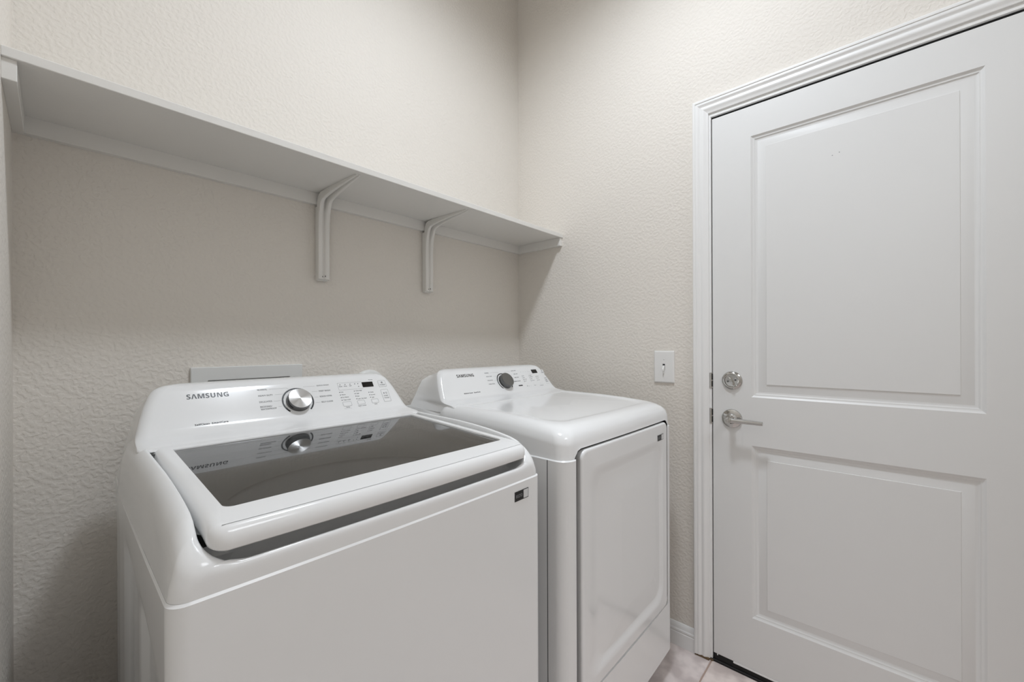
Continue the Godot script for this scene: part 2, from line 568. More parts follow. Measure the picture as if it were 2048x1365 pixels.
func build_door() -> void:
	# casing: left leg, head, right leg
	var zl := 0.9128; var zr := 1.8662; var yt := 2.1385
	casing("trim_1", [[zl, 0.008, 1.0, 0.0], [zl, yt, 1.0, -1.0]], "white moulded door casing, upright beside the light switch")
	casing("trim_2", [[zl, yt, 1.0, -1.0], [zr, yt, -1.0, -1.0]], "white moulded door casing across the top of the door")
	casing("trim_3", [[zr, yt, -1.0, -1.0], [zr, 0.008, -1.0, 0.0]], "white moulded door casing, upright on the hinge side")
	# jamb
	var jb := MB.new()
	jb.box(Vector3(-0.0005, 0.002, 0.9575), Vector3(0.119, 2.0700, 0.9757), 0.001)
	jb.box(Vector3(-0.0005, 0.002, 1.8035), Vector3(0.119, 2.0700, 1.8215), 0.001)
	jb.box(Vector3(-0.0005, 2.0690, 0.9575), Vector3(0.119, 2.0845, 1.8215), 0.001)
	jb.box(Vector3(0.038, 0.002, 0.9757), Vector3(0.052, 2.0635, 0.988))
	jb.box(Vector3(0.038, 0.002, 1.7915), Vector3(0.052, 2.0635, 1.8035))
	jb.box(Vector3(0.038, 2.052, 0.9757), Vector3(0.052, 2.0695, 1.8035))
	var jamb := room("trim_4", jb, M.trim, "white painted door frame with dark weatherstrip")
	var ws := MB.new()
	ws.box(Vector3(0.014, 0.02, 0.9758), Vector3(0.034, 2.0634, 0.9789))
	ws.box(Vector3(0.008, 2.0603, 0.9758), Vector3(0.034, 2.0691, 1.803))
	part("weatherstrip", ws, M.black, jamb)
	for y in [1.0665, 0.932]:
		var sp := MB.new()
		sp.box(Vector3(-0.0016, y - 0.029, 0.9712), Vector3(0.010, y + 0.029, 0.9768), 0.0008)
		sp.lathe(PackedVector2Array([Vector2(0.0065, -0.029), Vector2(0.0065, 0.029)]), Transform3D(Basis(Vector3.RIGHT, Vector3.BACK, Vector3.DOWN), Vector3(0.0035, y, 0.9722)), 20)
		var pl := part("strike_plate", sp, M.chrome, jamb)
		var hole := MB.new()
		for q in [[-0.024, -0.002], [0.003, 0.026]]:
			hole.box(Vector3(-0.0022, y + q[0], 0.9755), Vector3(0.012, y + q[1], 0.9795), 0.0005)
		part("latch_hole", hole, M.black, pl)
	var th := MB.new()
	th.box(Vector3(-0.002, -0.001, 0.9575), Vector3(0.118, 0.009, 1.8215), 0.002)
	room("trim_5", th, M.black, "dark threshold under the door")
	var df := MB.new()
	df.box(Vector3(-0.0125, -0.001, 0.9140), Vector3(-0.001, 0.0085, 0.966), 0.001)
	df.box(Vector3(-0.004, -0.001, 0.966), Vector3(-0.0005, 0.006, 0.979), 0.001)
	part("caulk_gap", df, M.dirt, jamb)
	# the slab: two raised panels inside stiles and rails
	var d := Node3D.new()
	d.name = "door_1"
	d.position = Vector3(0.02, 0.0, 1.39)
	d.set_meta("kind", "structure")
	d.set_meta("label", "white two-panel door with chrome lever handle and deadbolt")
	add_child(d)
	var z0 := 0.979; var z1 := 1.7995; var y0 := 0.032; var y1 := 2.060
	var pz0 := 1.1092; var pz1 := 1.6692
	var pans := [[1.0130, 1.9508], [0.2186, 0.8386]]
	var X := 0.001
	var sl := MB.new()
	sl.off = d.position
	var b := 0.0016
	# face strips (stiles, rails); the panels fill the openings
	var P := func(z: float, y: float, x := 0.0) -> Vector3: return Vector3(X + x, y, z)
	var ys := [y0 + b, pans[1][0], pans[1][1], pans[0][0], pans[0][1], y1 - b]
	for k in 5:
		var ya: float = ys[k]; var yb: float = ys[k + 1]
		sl.quad(P.call(z0 + b, ya), P.call(z0 + b, yb), P.call(pz0, yb), P.call(pz0, ya))
		sl.quad(P.call(pz1, ya), P.call(pz1, yb), P.call(z1 - b, yb), P.call(z1 - b, ya))
		if k % 2 == 0:
			sl.quad(P.call(pz0, ya), P.call(pz0, yb), P.call(pz1, yb), P.call(pz1, ya))
	# edges and back
	var rr := func(x: float, i: float) -> PackedVector3Array:
		return PackedVector3Array([Vector3(x, y0 + i, z0 + i), Vector3(x, y1 - i, z0 + i), Vector3(x, y1 - i, z1 - i), Vector3(x, y0 + i, z1 - i)])
	var fr := sl.v.size()
	sl.loft([rr.call(X, b), rr.call(X + b, 0.0), rr.call(0.036, 0.0)], true, false, true)
	part("slab", sl, M.door, d, 30.0)
	var prof := [[0.0, 0.0], [0.0015, 0.0012], [0.0045, 0.0042], [0.0085, 0.0058], [0.0105, 0.0060], [0.0108, 0.0072], [0.014, 0.0090], [0.0180, 0.0102], [0.0200, 0.0104], [0.0205, 0.0104], [0.0465, 0.0036], [0.0470, 0.0024], [0.0478, 0.0020]]
	for q in pans:
		var pm := MB.new()
		pm.off = d.position
		var rows: Array = []
		for s in prof:
			var i: float = s[0]
			rows.append(PackedVector3Array([P.call(pz0 + i, q[0] + i, s[1]), P.call(pz0 + i, q[1] - i, s[1]), P.call(pz1 - i, q[1] - i, s[1]), P.call(pz1 - i, q[0] + i, s[1])]))
		pm.loft(rows, true, false, true)
		pm.flip(0)
		part("panel", pm, M.door, d, 25.0)
	# bottom sweep: black rubber with a white strip, chipped at its start
	var sw := MB.new()
	sw.off = d.position
	sw.box(Vector3(0.003, 0.007, 0.9795), Vector3(0.030, 0.0318, 1.799))
	var swo := part("door_sweep", sw, M.black, d)
	var st := MB.new()
	st.off = d.position
	st.box(Vector3(0.0, 0.0255, 1.0465), Vector3(0.004, 0.0322, 1.799), 0.001)
	st.box(Vector3(0.001, 0.0270, 0.9905), Vector3(0.004, 0.0322, 0.9945), 0.0005)
	part("sweep_strip", st, M.trim, swo)
	# deadbolt
	var to_room := Basis(Vector3(0, 0, -1), Vector3.UP, Vector3(-1, 0, 0))     # local z looks into the room
	var db := MB.new()
	db.off = d.position
	var xf := Transform3D(to_room, Vector3(X, 1.0695, 1.0462))
	db.lathe(PackedVector2Array([Vector2(0.0345, 0), Vector2(0.0345, 0.003), Vector2(0.0325, 0.0055), Vector2(0.029, 0.0085), Vector2(0.026, 0.0098), Vector2(0.0235, 0.0095), Vector2(0.022, 0.0075), Vector2(0.0215, 0.0072)]), xf, 56)
	var dbo := part("deadbolt", db, M.chrome, d, 35.0)
	var tt := MB.new()
	tt.off = d.position
	var rows2: Array = []
	var turn := Basis(Vector3.BACK, deg_to_rad(-28.0))
	for k in [[0.0062, 1.0], [0.017, 1.0], [0.0195, 0.9], [0.0205, 0.7]]:
		var pr := PackedVector3Array()
		for i in 24:
			var a := TAU * i / 24
			pr.append(xf * (turn * Vector3(cos(a) * 0.0042 * k[1], sin(a) * 0.0185 * k[1], k[0])))
		rows2.append(pr)
	tt.loft(rows2, true, true, true)
	part("thumb_turn", tt, M.chrome, dbo)
	var scw := MB.new()
	scw.off = d.position
	for sx in [-1.0, 1.0]:
		scw.lathe(PackedVector2Array([Vector2(0.0034, 0.0068), Vector2(0.0034, 0.0082), Vector2(0.0022, 0.009)]), xf * Transform3D(Basis(), Vector3(sx * 0.0125, sx * -0.003, 0)), 14)
	part("screw", scw, M.knob_side, dbo)
	# lever handle
	var lv := MB.new()
	lv.off = d.position
	var xl := Transform3D(to_room, Vector3(X, 0.9295, 1.0455))
	lv.lathe(PackedVector2Array([Vector2(0.0345, 0), Vector2(0.0345, 0.003), Vector2(0.033, 0.006), Vector2(0.028, 0.0085), Vector2(0.019, 0.0105), Vector2(0.0165, 0.014), Vector2(0.015, 0.017), Vector2(0.0125, 0.018), Vector2(0.0118, 0.020)]), xl, 56)
	var lvo := part("lever_rosette", lv, M.chrome, d, 35.0)
	var hd := MB.new()
	hd.off = d.position
	hd.lathe(PackedVector2Array([Vector2(0.0105, 0.018), Vector2(0.0105, 0.040), Vector2(0.0115, 0.042), Vector2(0.0115, 0.0585), Vector2(0.0095, 0.061), Vector2(0.0045, 0.0615), Vector2(0.004, 0.060)]), xl, 32)
	var pts := PackedVector3Array()
	var rad := PackedFloat32Array()
	for k in 9:
		var q := k / 8.0
		pts.append(Vector3(X - 0.0505 + 0.002 * sin(q * PI), 0.9295 - 0.0005 * q, 1.0455 + 0.1075 * q))
		rad.append(lerpf(0.0088, 0.0072, q))
	pts.append(Vector3(X - 0.0505, 0.929, 1.0455 + 0.1085)); rad.append(0.006)
	hd.tube(pts, rad, 24)
	part("lever", hd, M.chrome, lvo, 35.0)
	# two filled nail dents in the upper panel
	var nd := MB.new()
	nd.off = d.position
	for q in [[1.342, 1.8105], [1.360, 1.8155]]:
		nd.lathe(PackedVector2Array([Vector2(0.0016, 0.0), Vector2(0.0014, 0.0004)]), Transform3D(to_room, Vector3(X + 0.0021, q[1], q[0])), 10)
	part("dent", nd, M.seam, d)

# ------------------------------------------------------------------ shelf and brackets
func build_shelf() -> void:
	var o := thing("wall_shelf", "long white painted wall shelf spanning wall to wall above washer and dryer", "shelf", Vector3(-0.87, 1.69, 0.0))
	var b := MB.new()
	b.off = o.position
	b.box(Vector3(XL - 0.0005, 1.7297, -0.0005), Vector3(0.0005, 1.7487, 0.2908), 0.0012)
	part("shelf_board", b, M.shelf, o)
	var l := MB.new()
	l.off = o.position
	l.box(Vector3(XL + 0.0185, 1.6905, -0.0005), Vector3(-0.0185, 1.7299, 0.0185), 0.0004)
	part("ledger", l, M.shelf, o)
	for s in [[XL - 0.0005, XL + 0.0190], [-0.0190, 0.0005]]:
		var c := MB.new()
		c.off = o.position
		# front corner cut slightly back at the top
		c.box(Vector3(s[0], 1.6905, -0.0005), Vector3(s[1], 1.7300, 0.2860), 0.001)
		part("cleat", c, M.shelf, o)
	var labels := ["white shelf bracket near the middle of the shelf, nearer the washer", "white shelf bracket towards the corner, above the gap beside the dryer"]
	var xs := [-1.0525, -0.6065]
	for k in 2:
		bracket(xs[k], labels[k])

func bracket(x: float, label: String) -> void:
	var o := thing("shelf_bracket", label, "bracket", Vector3(x, 1.4335, 0.022), "brackets under the wall shelf")
	var prof := [[-1.0, 0.0], [-1.0, 0.6], [-0.9, 0.95], [-0.78, 1.0], [-0.36, 0.95], [-0.2, 0.45], [0.05, 0.42], [0.2, 0.95], [0.34, 1.1], [0.6, 1.12], [0.85, 1.0], [0.97, 0.6], [1.0, 0.0]]
	# path along the leg, round the bend and along the arm: z, y, normal z, normal y, half width, height
	var path := [[0.0192, 1.4335, 1.0, 0.0, 0.0205, 0.0095], [0.0192, 1.52, 1.0, 0.0, 0.0205, 0.0095], [0.0192, 1.60, 1.0, 0.0, 0.0207, 0.0100], [0.0192, 1.635, 1.0, -0.05, 0.0211, 0.0118], [0.0195, 1.662, 0.98, -0.16, 0.0214, 0.0155],
		[0.0205, 1.685, 0.90, -0.40, 0.0215, 0.0215], [0.0235, 1.7045, 0.78, -0.62, 0.0214, 0.0270], [0.0310, 1.7190, 0.60, -0.80, 0.0211, 0.0290], [0.047, 1.7262, 0.38, -0.92, 0.0205, 0.0265], [0.075, 1.7288, 0.24, -0.97, 0.0193, 0.0220], [0.12, 1.7294, 0.14, -0.99, 0.0170, 0.0165], [0.19, 1.7296, 0.09, -1.0, 0.0132, 0.0105], [0.25, 1.7296, 0.05, -1.0, 0.0100, 0.0060], [0.270, 1.7296, 0.0, -1.0, 0.0075, 0.0040]]
	var mb := MB.new()
	mb.off = o.position
	var rows: Array = []
	for p in path:
		var r := PackedVector3Array()
		var n := Vector2(p[2], p[3]).normalized()
		for q in prof:
			r.append(Vector3(x + q[0] * p[4], p[1] + n.y * q[1] * p[5], p[0] + n.x * q[1] * p[5]))
		rows.append(r)
	mb.loft(rows, true, true, true)
	part("bracket_arm", mb, M.shelf, o, 38.0)
	var bl := MB.new()
	bl.off = o.position
	bl.box(Vector3(x - 0.0195, 1.4295, 0.0005), Vector3(x + 0.0165, 1.685, 0.0190), 0.002)
	part("backing_strip", bl, M.shelf, o)
	for q in [[-0.006, 1.4425, 0.0275], [0.004, 1.4445, 0.0285], [-0.012, 1.648, 0.0295], [0.013, 1.646, 0.0300]]:
		var s := MB.new()
		s.off = o.position
		s.lathe(PackedVector2Array([Vector2(0.0022, 0), Vector2(0.002, 0.0012), Vector2(0.001, 0.0016)]), Transform3D(Basis(), Vector3(x + q[0], q[1], q[2] - 0.001)), 12)
		part("screw", s, M.knob_side if q[1] < 1.5 else M.seam, o)

# ------------------------------------------------------------------ appliances
const YTOP := [[0.10, 1.0025], [0.42, 1.002], [0.52, 1.000], [0.60, 0.9985], [0.66, 0.9955], [0.72, 0.9905], [0.76, 0.9855], [0.80, 0.979], [0.83, 0.9725], [0.85, 0.9665], [0.87, 0.959]]
const REAR := [[0.8985, 0.3345], [0.922, 0.3285], [0.938, 0.325], [0.96, 0.321], [0.9715, 0.319], [0.987, 0.3155], [0.996, 0.312]]
const HW_FRONT := [[0.9765, 0.327], [0.9966, 0.325], [1.0228, 0.318], [1.0475, 0.311], [1.071, 0.303], [1.0915, 0.2935], [1.1, 0.288], [1.1065, 0.281], [1.112, 0.269], [1.116, 0.252], [1.119, 0.228], [1.1205, 0.195]]

# the control console: horizontal sections from its foot to its rounded top
func console_loft(mb: MB, z0: float, zb: float, hws: float, back: Array, corner: float, zshift: float, yshift := 0.0) -> void:
	var rows: Array = []
	var yy := [0.9765, 0.9900, 0.9965, 0.9985, 1.0005, 1.0025, 1.0050, 1.0080, 1.0115, 1.017, 1.026, 1.0475, 1.071, 1.0915, 1.1, 1.1045, 1.1085, 1.112, 1.1148, 1.117, 1.119, 1.1205]
	var foot := [[0.9765, 0.02], [0.99, 0.045], [0.9965, 0.060], [0.9985, 0.0605], [1.0005, 0.0595], [1.0025, 0.053], [1.0050, 0.034], [1.0080, 0.0155], [1.0115, 0.006], [1.017, 0.0015], [1.026, 0.0], [1.1, 0.0], [1.1045, -0.0012], [1.1085, -0.004], [1.112, -0.0095], [1.1148, -0.017], [1.117, -0.027], [1.119, -0.042], [1.1205, -0.062]]
	for y: float in yy:
		var hw := tab(HW_FRONT, y) * hws
		var hb := tab(back, y)
		var zf := z0 - (y - 1.01) * 0.7 + tab(foot, y) + zshift
		var top := smoothstep(1.10, 1.1205, y)
		var rc := lerpf(corner, corner * 0.55, top)
		var q := PackedVector3Array()
		var zs := zf - rc
		var zk := zb + 0.035 * smoothstep(1.085, 1.1205, y)
		for i in 9:
			var t := i / 8.0
			q.append(Vector3(-lerpf(hb, hw, smoothstep(0.0, 1.0, t) * 0.35 + t * 0.65), y + yshift, lerpf(zk, zs, t)))
		for i in range(1, 9):
			var a := PI * 0.5 * i / 8
			q.append(Vector3(-hw + rc * (1.0 - cos(a)), y + yshift, zs + rc * sin(a)))
		for i in range(1, 16):
			q.append(Vector3(lerpf(-hw + rc, hw - rc, i / 16.0), y + yshift, zf))
		for i in range(8, 0, -1):
			var a := PI * 0.5 * i / 8
			q.append(Vector3(hw - rc * (1.0 - cos(a)), y + yshift, zs + rc * sin(a)))
		for i in range(8, -1, -1):
			var t := i / 8.0
			q.append(Vector3(lerpf(hb, hw, smoothstep(0.0, 1.0, t) * 0.35 + t * 0.65), y + yshift, lerpf(zk, zs, t)))
		var fall := smoothstep(1.075, 1.12, y)
		for i in q.size(): q[i].y -= fall * 0.13 * maxf(0.0, z0 - 0.085 - q[i].z)
		rows.append(q)
	mb.loft(rows, true, true, true)

func knob(parent: Node3D, xf: Transform3D, off: Vector3, r: float, h: float, face: Material) -> void:
	var k := MB.new()
	k.off = off
	k.lathe(PackedVector2Array([Vector2(r * 1.02, 0.0), Vector2(r * 1.02, 0.003), Vector2(r, 0.004), Vector2(r * 0.985, h - 0.002), Vector2(r * 0.965, h - 0.0005), Vector2(r * 0.95, h)]), xf, 64)
	var ko := part("knob", k, M.knob_side, parent, 35.0)
	var fm := MB.new()
	fm.off = off
	fm.lathe(PackedVector2Array([Vector2(r * 0.955, h - 0.0002), Vector2(r * 0.95, h + 0.0004), Vector2(r * 0.5, h + 0.0007), Vector2(r * 0.02, h + 0.0008)]), xf, 96, false, true)
	var inv := xf.affine_inverse()
	var cu := func(p: Vector3) -> Vector2:
		var q: Vector3 = inv * p
		return Vector2(atan2(q.y, q.x) / TAU * 4.0, Vector2(q.x, q.y).length() * 10.0)
	if face == M.brushed:
		# u runs round the disc; built face by face so that the seam stays clean
		part("knob_face", fm, face, ko, 35.0, cu)
	else:
		part("knob_face", fm, face, ko, 35.0)
	var mk := MB.new()
	mk.off = off
	mk.lathe(PackedVector2Array([Vector2(0.0013, 0.0), Vector2(0.001, 0.0009)]), xf * Transform3D(Basis(Vector3.RIGHT, -PI / 2), Vector3(0, -r * 0.985, h * 0.6)), 10)
	part("knob_mark", mk, M.sticker, ko)

func badge(parent: Node3D, off: Vector3, x0: float, x1: float, y0: float, y1: float, z: float, zr: float) -> void:
	# dark sticker with a pale field (its code is left out)
	var xf := Transform3D(Basis(Vector3(x1 - x0, 0, zr - z).normalized(), Vector3.UP, Vector3(-(zr - z), 0, x1 - x0).normalized()), Vector3(x0, y0, z))
	var w := x1 - x0
	var h := y1 - y0
	var b := MB.new()
	b.off = off
	b.flat(PackedVector2Array([Vector2(0, 0), Vector2(w, 0), Vector2(w, h), Vector2(0, h)]), xf, 0.0004)
	var bo := part("badge", b, M.ink, parent)
	var p := MB.new()
	p.off = off
	p.flat(PackedVector2Array([Vector2(w * 0.63, h * 0.07), Vector2(w * 0.975, h * 0.07), Vector2(w * 0.975, h * 0.93), Vector2(w * 0.63, h * 0.93)]), xf * Transform3D(Basis(), Vector3(0, 0, 0.0003)), 0.0003)
	part("pale_field", p, M.sticker, bo)
	var t := MB.new()
	t.off = off
	letters(t, "BIZO", w * 0.08, h * 0.34, w * 0.46, h * 0.32, xf * Transform3D(Basis(), Vector3(0, 0, 0.0003)), true, 0.0002)
	part("badge_lettering", t, M.print_soft, bo)

const WT := [["NORMAL", -0.0859, 0.0965, 0.0223], ["HEAVY DUTY", -0.0863, 0.0790, 0.0332], ["DELICATES", -0.0869, 0.0611, 0.0287], ["BEDDING/", -0.0871, 0.0471, 0.0269], ["WATERPROOF", -0.0869, 0.0402, 0.0358],
	["QUICK WASH", 0.0617, 0.0965, 0.0335], ["DEEP WASH", 0.0639, 0.0790, 0.0313], ["RINSE+SPIN", 0.0623, 0.0617, 0.0326], ["SELF CLEAN", 0.0625, 0.0442, 0.0312]]
const WS := [["Hot", 0.1240, 0.0698, 0.0067], ["Warm", 0.1239, 0.0612, 0.0111], ["Eco Warm", 0.1236, 0.0526, 0.0188], ["Tap Cold", 0.1243, 0.0440, 0.0208], ["Extra High", 0.1690, 0.0704, 0.0189], ["High", 0.1685, 0.0611, 0.0078], ["Med", 0.1682, 0.0520, 0.0061], ["Low / No Spin", 0.1678, 0.0432, 0.0276],
	["Heavy", 0.2125, 0.0612, 0.0107], ["Normal", 0.2122, 0.0524, 0.0130], ["Light", 0.2123, 0.0436, 0.0076], ["Temp.", 0.1254, 0.0199, 0.0119], ["Temperature", 0.1199, 0.0150, 0.0211], ["Spin Level", 0.1622, 0.0199, 0.0241], ["Rinse", 0.1660, 0.0141, 0.0150], ["Soil", 0.2139, 0.0202, 0.0081],
	["Wash", 0.1232, 0.0888, 0.0098], ["Rinse", 0.1383, 0.0890, 0.0091], ["Spin", 0.1544, 0.0892, 0.0070], ["Time", 0.2196, 0.1048, 0.0134]]
const DTX := [["NORMAL", -0.0912, 0.1003, 0.0215], ["HEAVY DUTY", -0.0911, 0.0839, 0.0308], ["DELICATES", -0.0929, 0.0666, 0.0279], ["PERM PRESS", -0.0957, 0.0502, 0.0330], ["QUICK DRY", 0.0621, 0.1019, 0.0303], ["AIR FLUFF", 0.0689, 0.0860, 0.0237], ["TIME DRY", 0.0624, 0.0693, 0.0287], ["WRINKLE RELEASE", 0.0500, 0.0515, 0.0400]]
const DS := [["Damp", 0.1138, 0.0748, 0.0132], ["Less", 0.1129, 0.0663, 0.0131], ["Normal", 0.1119, 0.0576, 0.0214], ["More", 0.1110, 0.0488, 0.0163], ["High", 0.1598, 0.0746, 0.0174], ["Medium", 0.1590, 0.0661, 0.0207], ["Low", 0.1564, 0.0573, 0.0153], ["Extra Low", 0.1553, 0.0486, 0.0239], ["60 min", 0.2005, 0.0665, 0.0195], ["40 min", 0.1997, 0.0580, 0.0176], ["20 min", 0.1981, 0.0485, 0.0176],
	["Dry", 0.1144, 0.0249, 0.0161], ["Temp.", 0.1607, 0.0248, 0.0117], ["Time", 0.1987, 0.0202, 0.0226]]

func panel_frame(z0: float, dx: float) -> Transform3D:
	# local frame on the sloping console face: x along it, y up its slope from y = 1.01
	var c := 1.0 / sqrt(1.49)
	return Transform3D(Basis(Vector3.RIGHT, Vector3(0, c, -0.7 * c), Vector3(0, 0.7 * c, c)), Vector3(dx, 1.01, z0))

# shared face of both consoles: lettering, buttons, display
func console_face(con: Node3D, off: Vector3, xf: Transform3D, logo_x: float, logo_w: float, logo_s: float, caps: Array, small: Array, tag: Array, kx: float, dryer: bool) -> void:
	var lg := MB.new()
	lg.off = off
	letters(lg, "SΛMSUNG", logo_x, logo_s, logo_w, 0.0128, xf, true)
	part("logo", lg, M.ink, con)
	var tg := MB.new()
	tg.off = off
	for q in tag: letters(tg, q[0], q[1], q[2], q[3], 0.0047, xf, true)
	part("slogan", tg, M.print, con)
	var ct := MB.new()
	ct.off = off
	for q in caps: letters(ct, q[0], q[1], q[2], q[3], 0.0043, xf)
	for q in small: letters(ct, q[0], q[1], q[2], q[3], 0.0031, xf)
	part("console_lettering", ct, M.print_soft if dryer else M.print, con)
	# leader lines and boxes
	var ln := MB.new()
	ln.off = off
	for q in [[-0.0592, 0.0983, -0.0169, 0.0984], [-0.0169, 0.0984, -0.0129, 0.0945], [-0.0481, 0.0812, -0.0282, 0.0811], [-0.0544, 0.0627, -0.0378, 0.0626], [-0.0464, 0.0457, -0.0381, 0.0457], [0.0254, 0.0985, 0.0564, 0.0980], [0.0445, 0.0811, 0.0603, 0.0808], [0.0489, 0.0635, 0.0587, 0.0633], [0.0462, 0.0463, 0.0597, 0.0461]]:
		var s := 0.004 if dryer else 0.0
		line_flat(ln, Vector2(q[0] - s, q[1] + s), Vector2(q[2] - s, q[3] + s), 0.0004, xf, 0.0002)
	if not dryer:
		for q in [[0.1208, 0.1018, 0.1950, 0.1018], [0.1208, 0.0781, 0.1945, 0.0781], [0.1208, 0.0781, 0.1208, 0.1018]]:
			line_flat(ln, Vector2(q[0], q[1]), Vector2(q[2], q[3]), 0.0005, xf, 0.0002)
	part("guide_lines", ln, M.seam, con).set_meta("kind", "stuff")
	arc_part(con, off, kx, xf)
	# display
	var dp := MB.new()
	dp.off = off
	var r := [0.1950, 0.0818, 0.2304, 0.0994] if not dryer else [0.1905, 0.0848, 0.2265, 0.1035]
	dp.flat(rrect(r[0], r[1], r[2], r[3], 0.0012), xf, 0.0006)
	part("display", dp, M.display, con)
	# lights beside the lettering
	var xs := [[0.1203, 0.0713], [0.1203, 0.0626], [0.1203, 0.0538], [0.1203, 0.0452], [0.1644, 0.0714], [0.1644, 0.0627], [0.1644, 0.0540], [0.1644, 0.0452], [0.2081, 0.0629], [0.2081, 0.0542], [0.2081, 0.0457], [0.1276, 0.0958], [0.1428, 0.0958], [0.1579, 0.0958], [0.1729, 0.0958], [0.1825, 0.0956], [0.1825, 0.0862]]
	for q in xs:
		var ld := MB.new()
		ld.off = off
		var w := 0.0012 if not dryer else 0.0006
		ld.flat(rrect(q[0] - w - (0.008 if dryer else 0.0), q[1] - w, q[0] + w - (0.008 if dryer else 0.0), q[1] + w, w * 0.3, 2), xf, 0.0003)
		part("indicator", ld, M.print, con)
	# push buttons: slightly raised pads inside a fine outline
	var pads := [[0.1192, 0.0246, 0.1450, 0.0392, 0.003], [0.1631, 0.0253, 0.1862, 0.0393, 0.003], [0.2072, 0.0250, 0.2301, 0.0391, 0.003], [0.2478, 0.0252, 0.2725, 0.0686, 0.003], [0.2478, 0.0777, 0.2740, 0.1014, 0.003]]
	for q in pads:
		var bt := MB.new()
		bt.off = off
		var o := rrect(q[0], q[1], q[2], q[3], q[4])
		ring_flat(bt, o, rrect(q[0] + 0.0006, q[1] + 0.0006, q[2] - 0.0006, q[3] - 0.0006, q[4] - 0.0005), xf, 0.0002)
		if not dryer: part("button_outline", bt, M.seam, con)
		var pd := MB.new()
		pd.off = off
		var rows: Array = []
		for k in [[0.0010, 0.0], [0.0012, 0.0003], [0.002, 0.0005]]:
			var rr := PackedVector3Array()
			for p in rrect(q[0] + k[0], q[1] + k[0], q[2] - k[0], q[3] - k[0], q[4] * 0.7): rr.append(xf * Vector3(p.x, p.y, k[1]))
			rows.append(rr)
		pd.loft(rows, true, false, true)
		part("button", pd, M.plastic, con)
	var bl := MB.new()
	bl.off = off
	var lift := xf * Transform3D(Basis(), Vector3(0, 0, 0.0006))
	letters(bl, "POWER", 0.2522, 0.0832, 0.0180, 0.0040, lift)
	letters(bl, "START", 0.2525, 0.0438, 0.0150, 0.0040, lift)
	letters(bl, "PAUSE", 0.2525, 0.0362, 0.0155, 0.0040, lift)
	arc_flat(bl, Vector2(0.2612, 0.0935), 0.0024, 0.0031, 0, 359.9, lift, 0.0002, 20)
	# play and pause signs
	bl.flat(PackedVector2Array([Vector2(0.2545, 0.0520), Vector2(0.2545, 0.0585), Vector2(0.2592, 0.0552)]), lift, 0.0002)
	line_flat(bl, Vector2(0.2625, 0.0520), Vector2(0.2625, 0.0585), 0.0012, lift, 0.0002)
	line_flat(bl, Vector2(0.2655, 0.0520), Vector2(0.2655, 0.0585), 0.0012, lift, 0.0002)
	part("button_lettering", bl, M.print_soft, con)

func arc_part(con: Node3D, off: Vector3, kx: float, xf: Transform3D) -> void:
	var a := MB.new()
	a.off = off
	arc_flat(a, Vector2(kx, 0.0565), 0.0362, 0.0398, -47, 228, xf, 0.0004, 64)
	part("knob_ring", a, M.ink, con)

# ------------------------------------------------------------------ washer
func lid_y(z: float) -> float:
	return 1.0005 - 0.0514 * (z - 0.43) - 2.3 * pow(maxf(0.0, z - 0.803), 2.0)

func side_emboss(z: float, y: float) -> float:
	var d := tab([[0.13, 0.012], [0.20, 0.0095], [0.30, 0.0035], [0.40, 0.0030], [0.425, 0.0115], [0.46, 0.0115], [0.59, 0.0035], [0.605, 0.0030], [0.625, 0.0115], [0.70, 0.0115], [0.78, 0.0030], [0.83, 0.0], [0.9, 0.0]], z)
	var top := tab([[0.13, 0.86], [0.40, 0.855], [0.62, 0.835], [0.8, 0.80]], z)
	return lerpf(tab([[0.13, 0.010], [0.30, 0.003], [0.5, 0.0012], [0.7, 0.0]], z), d, smoothstep(top, top - 0.05, y))

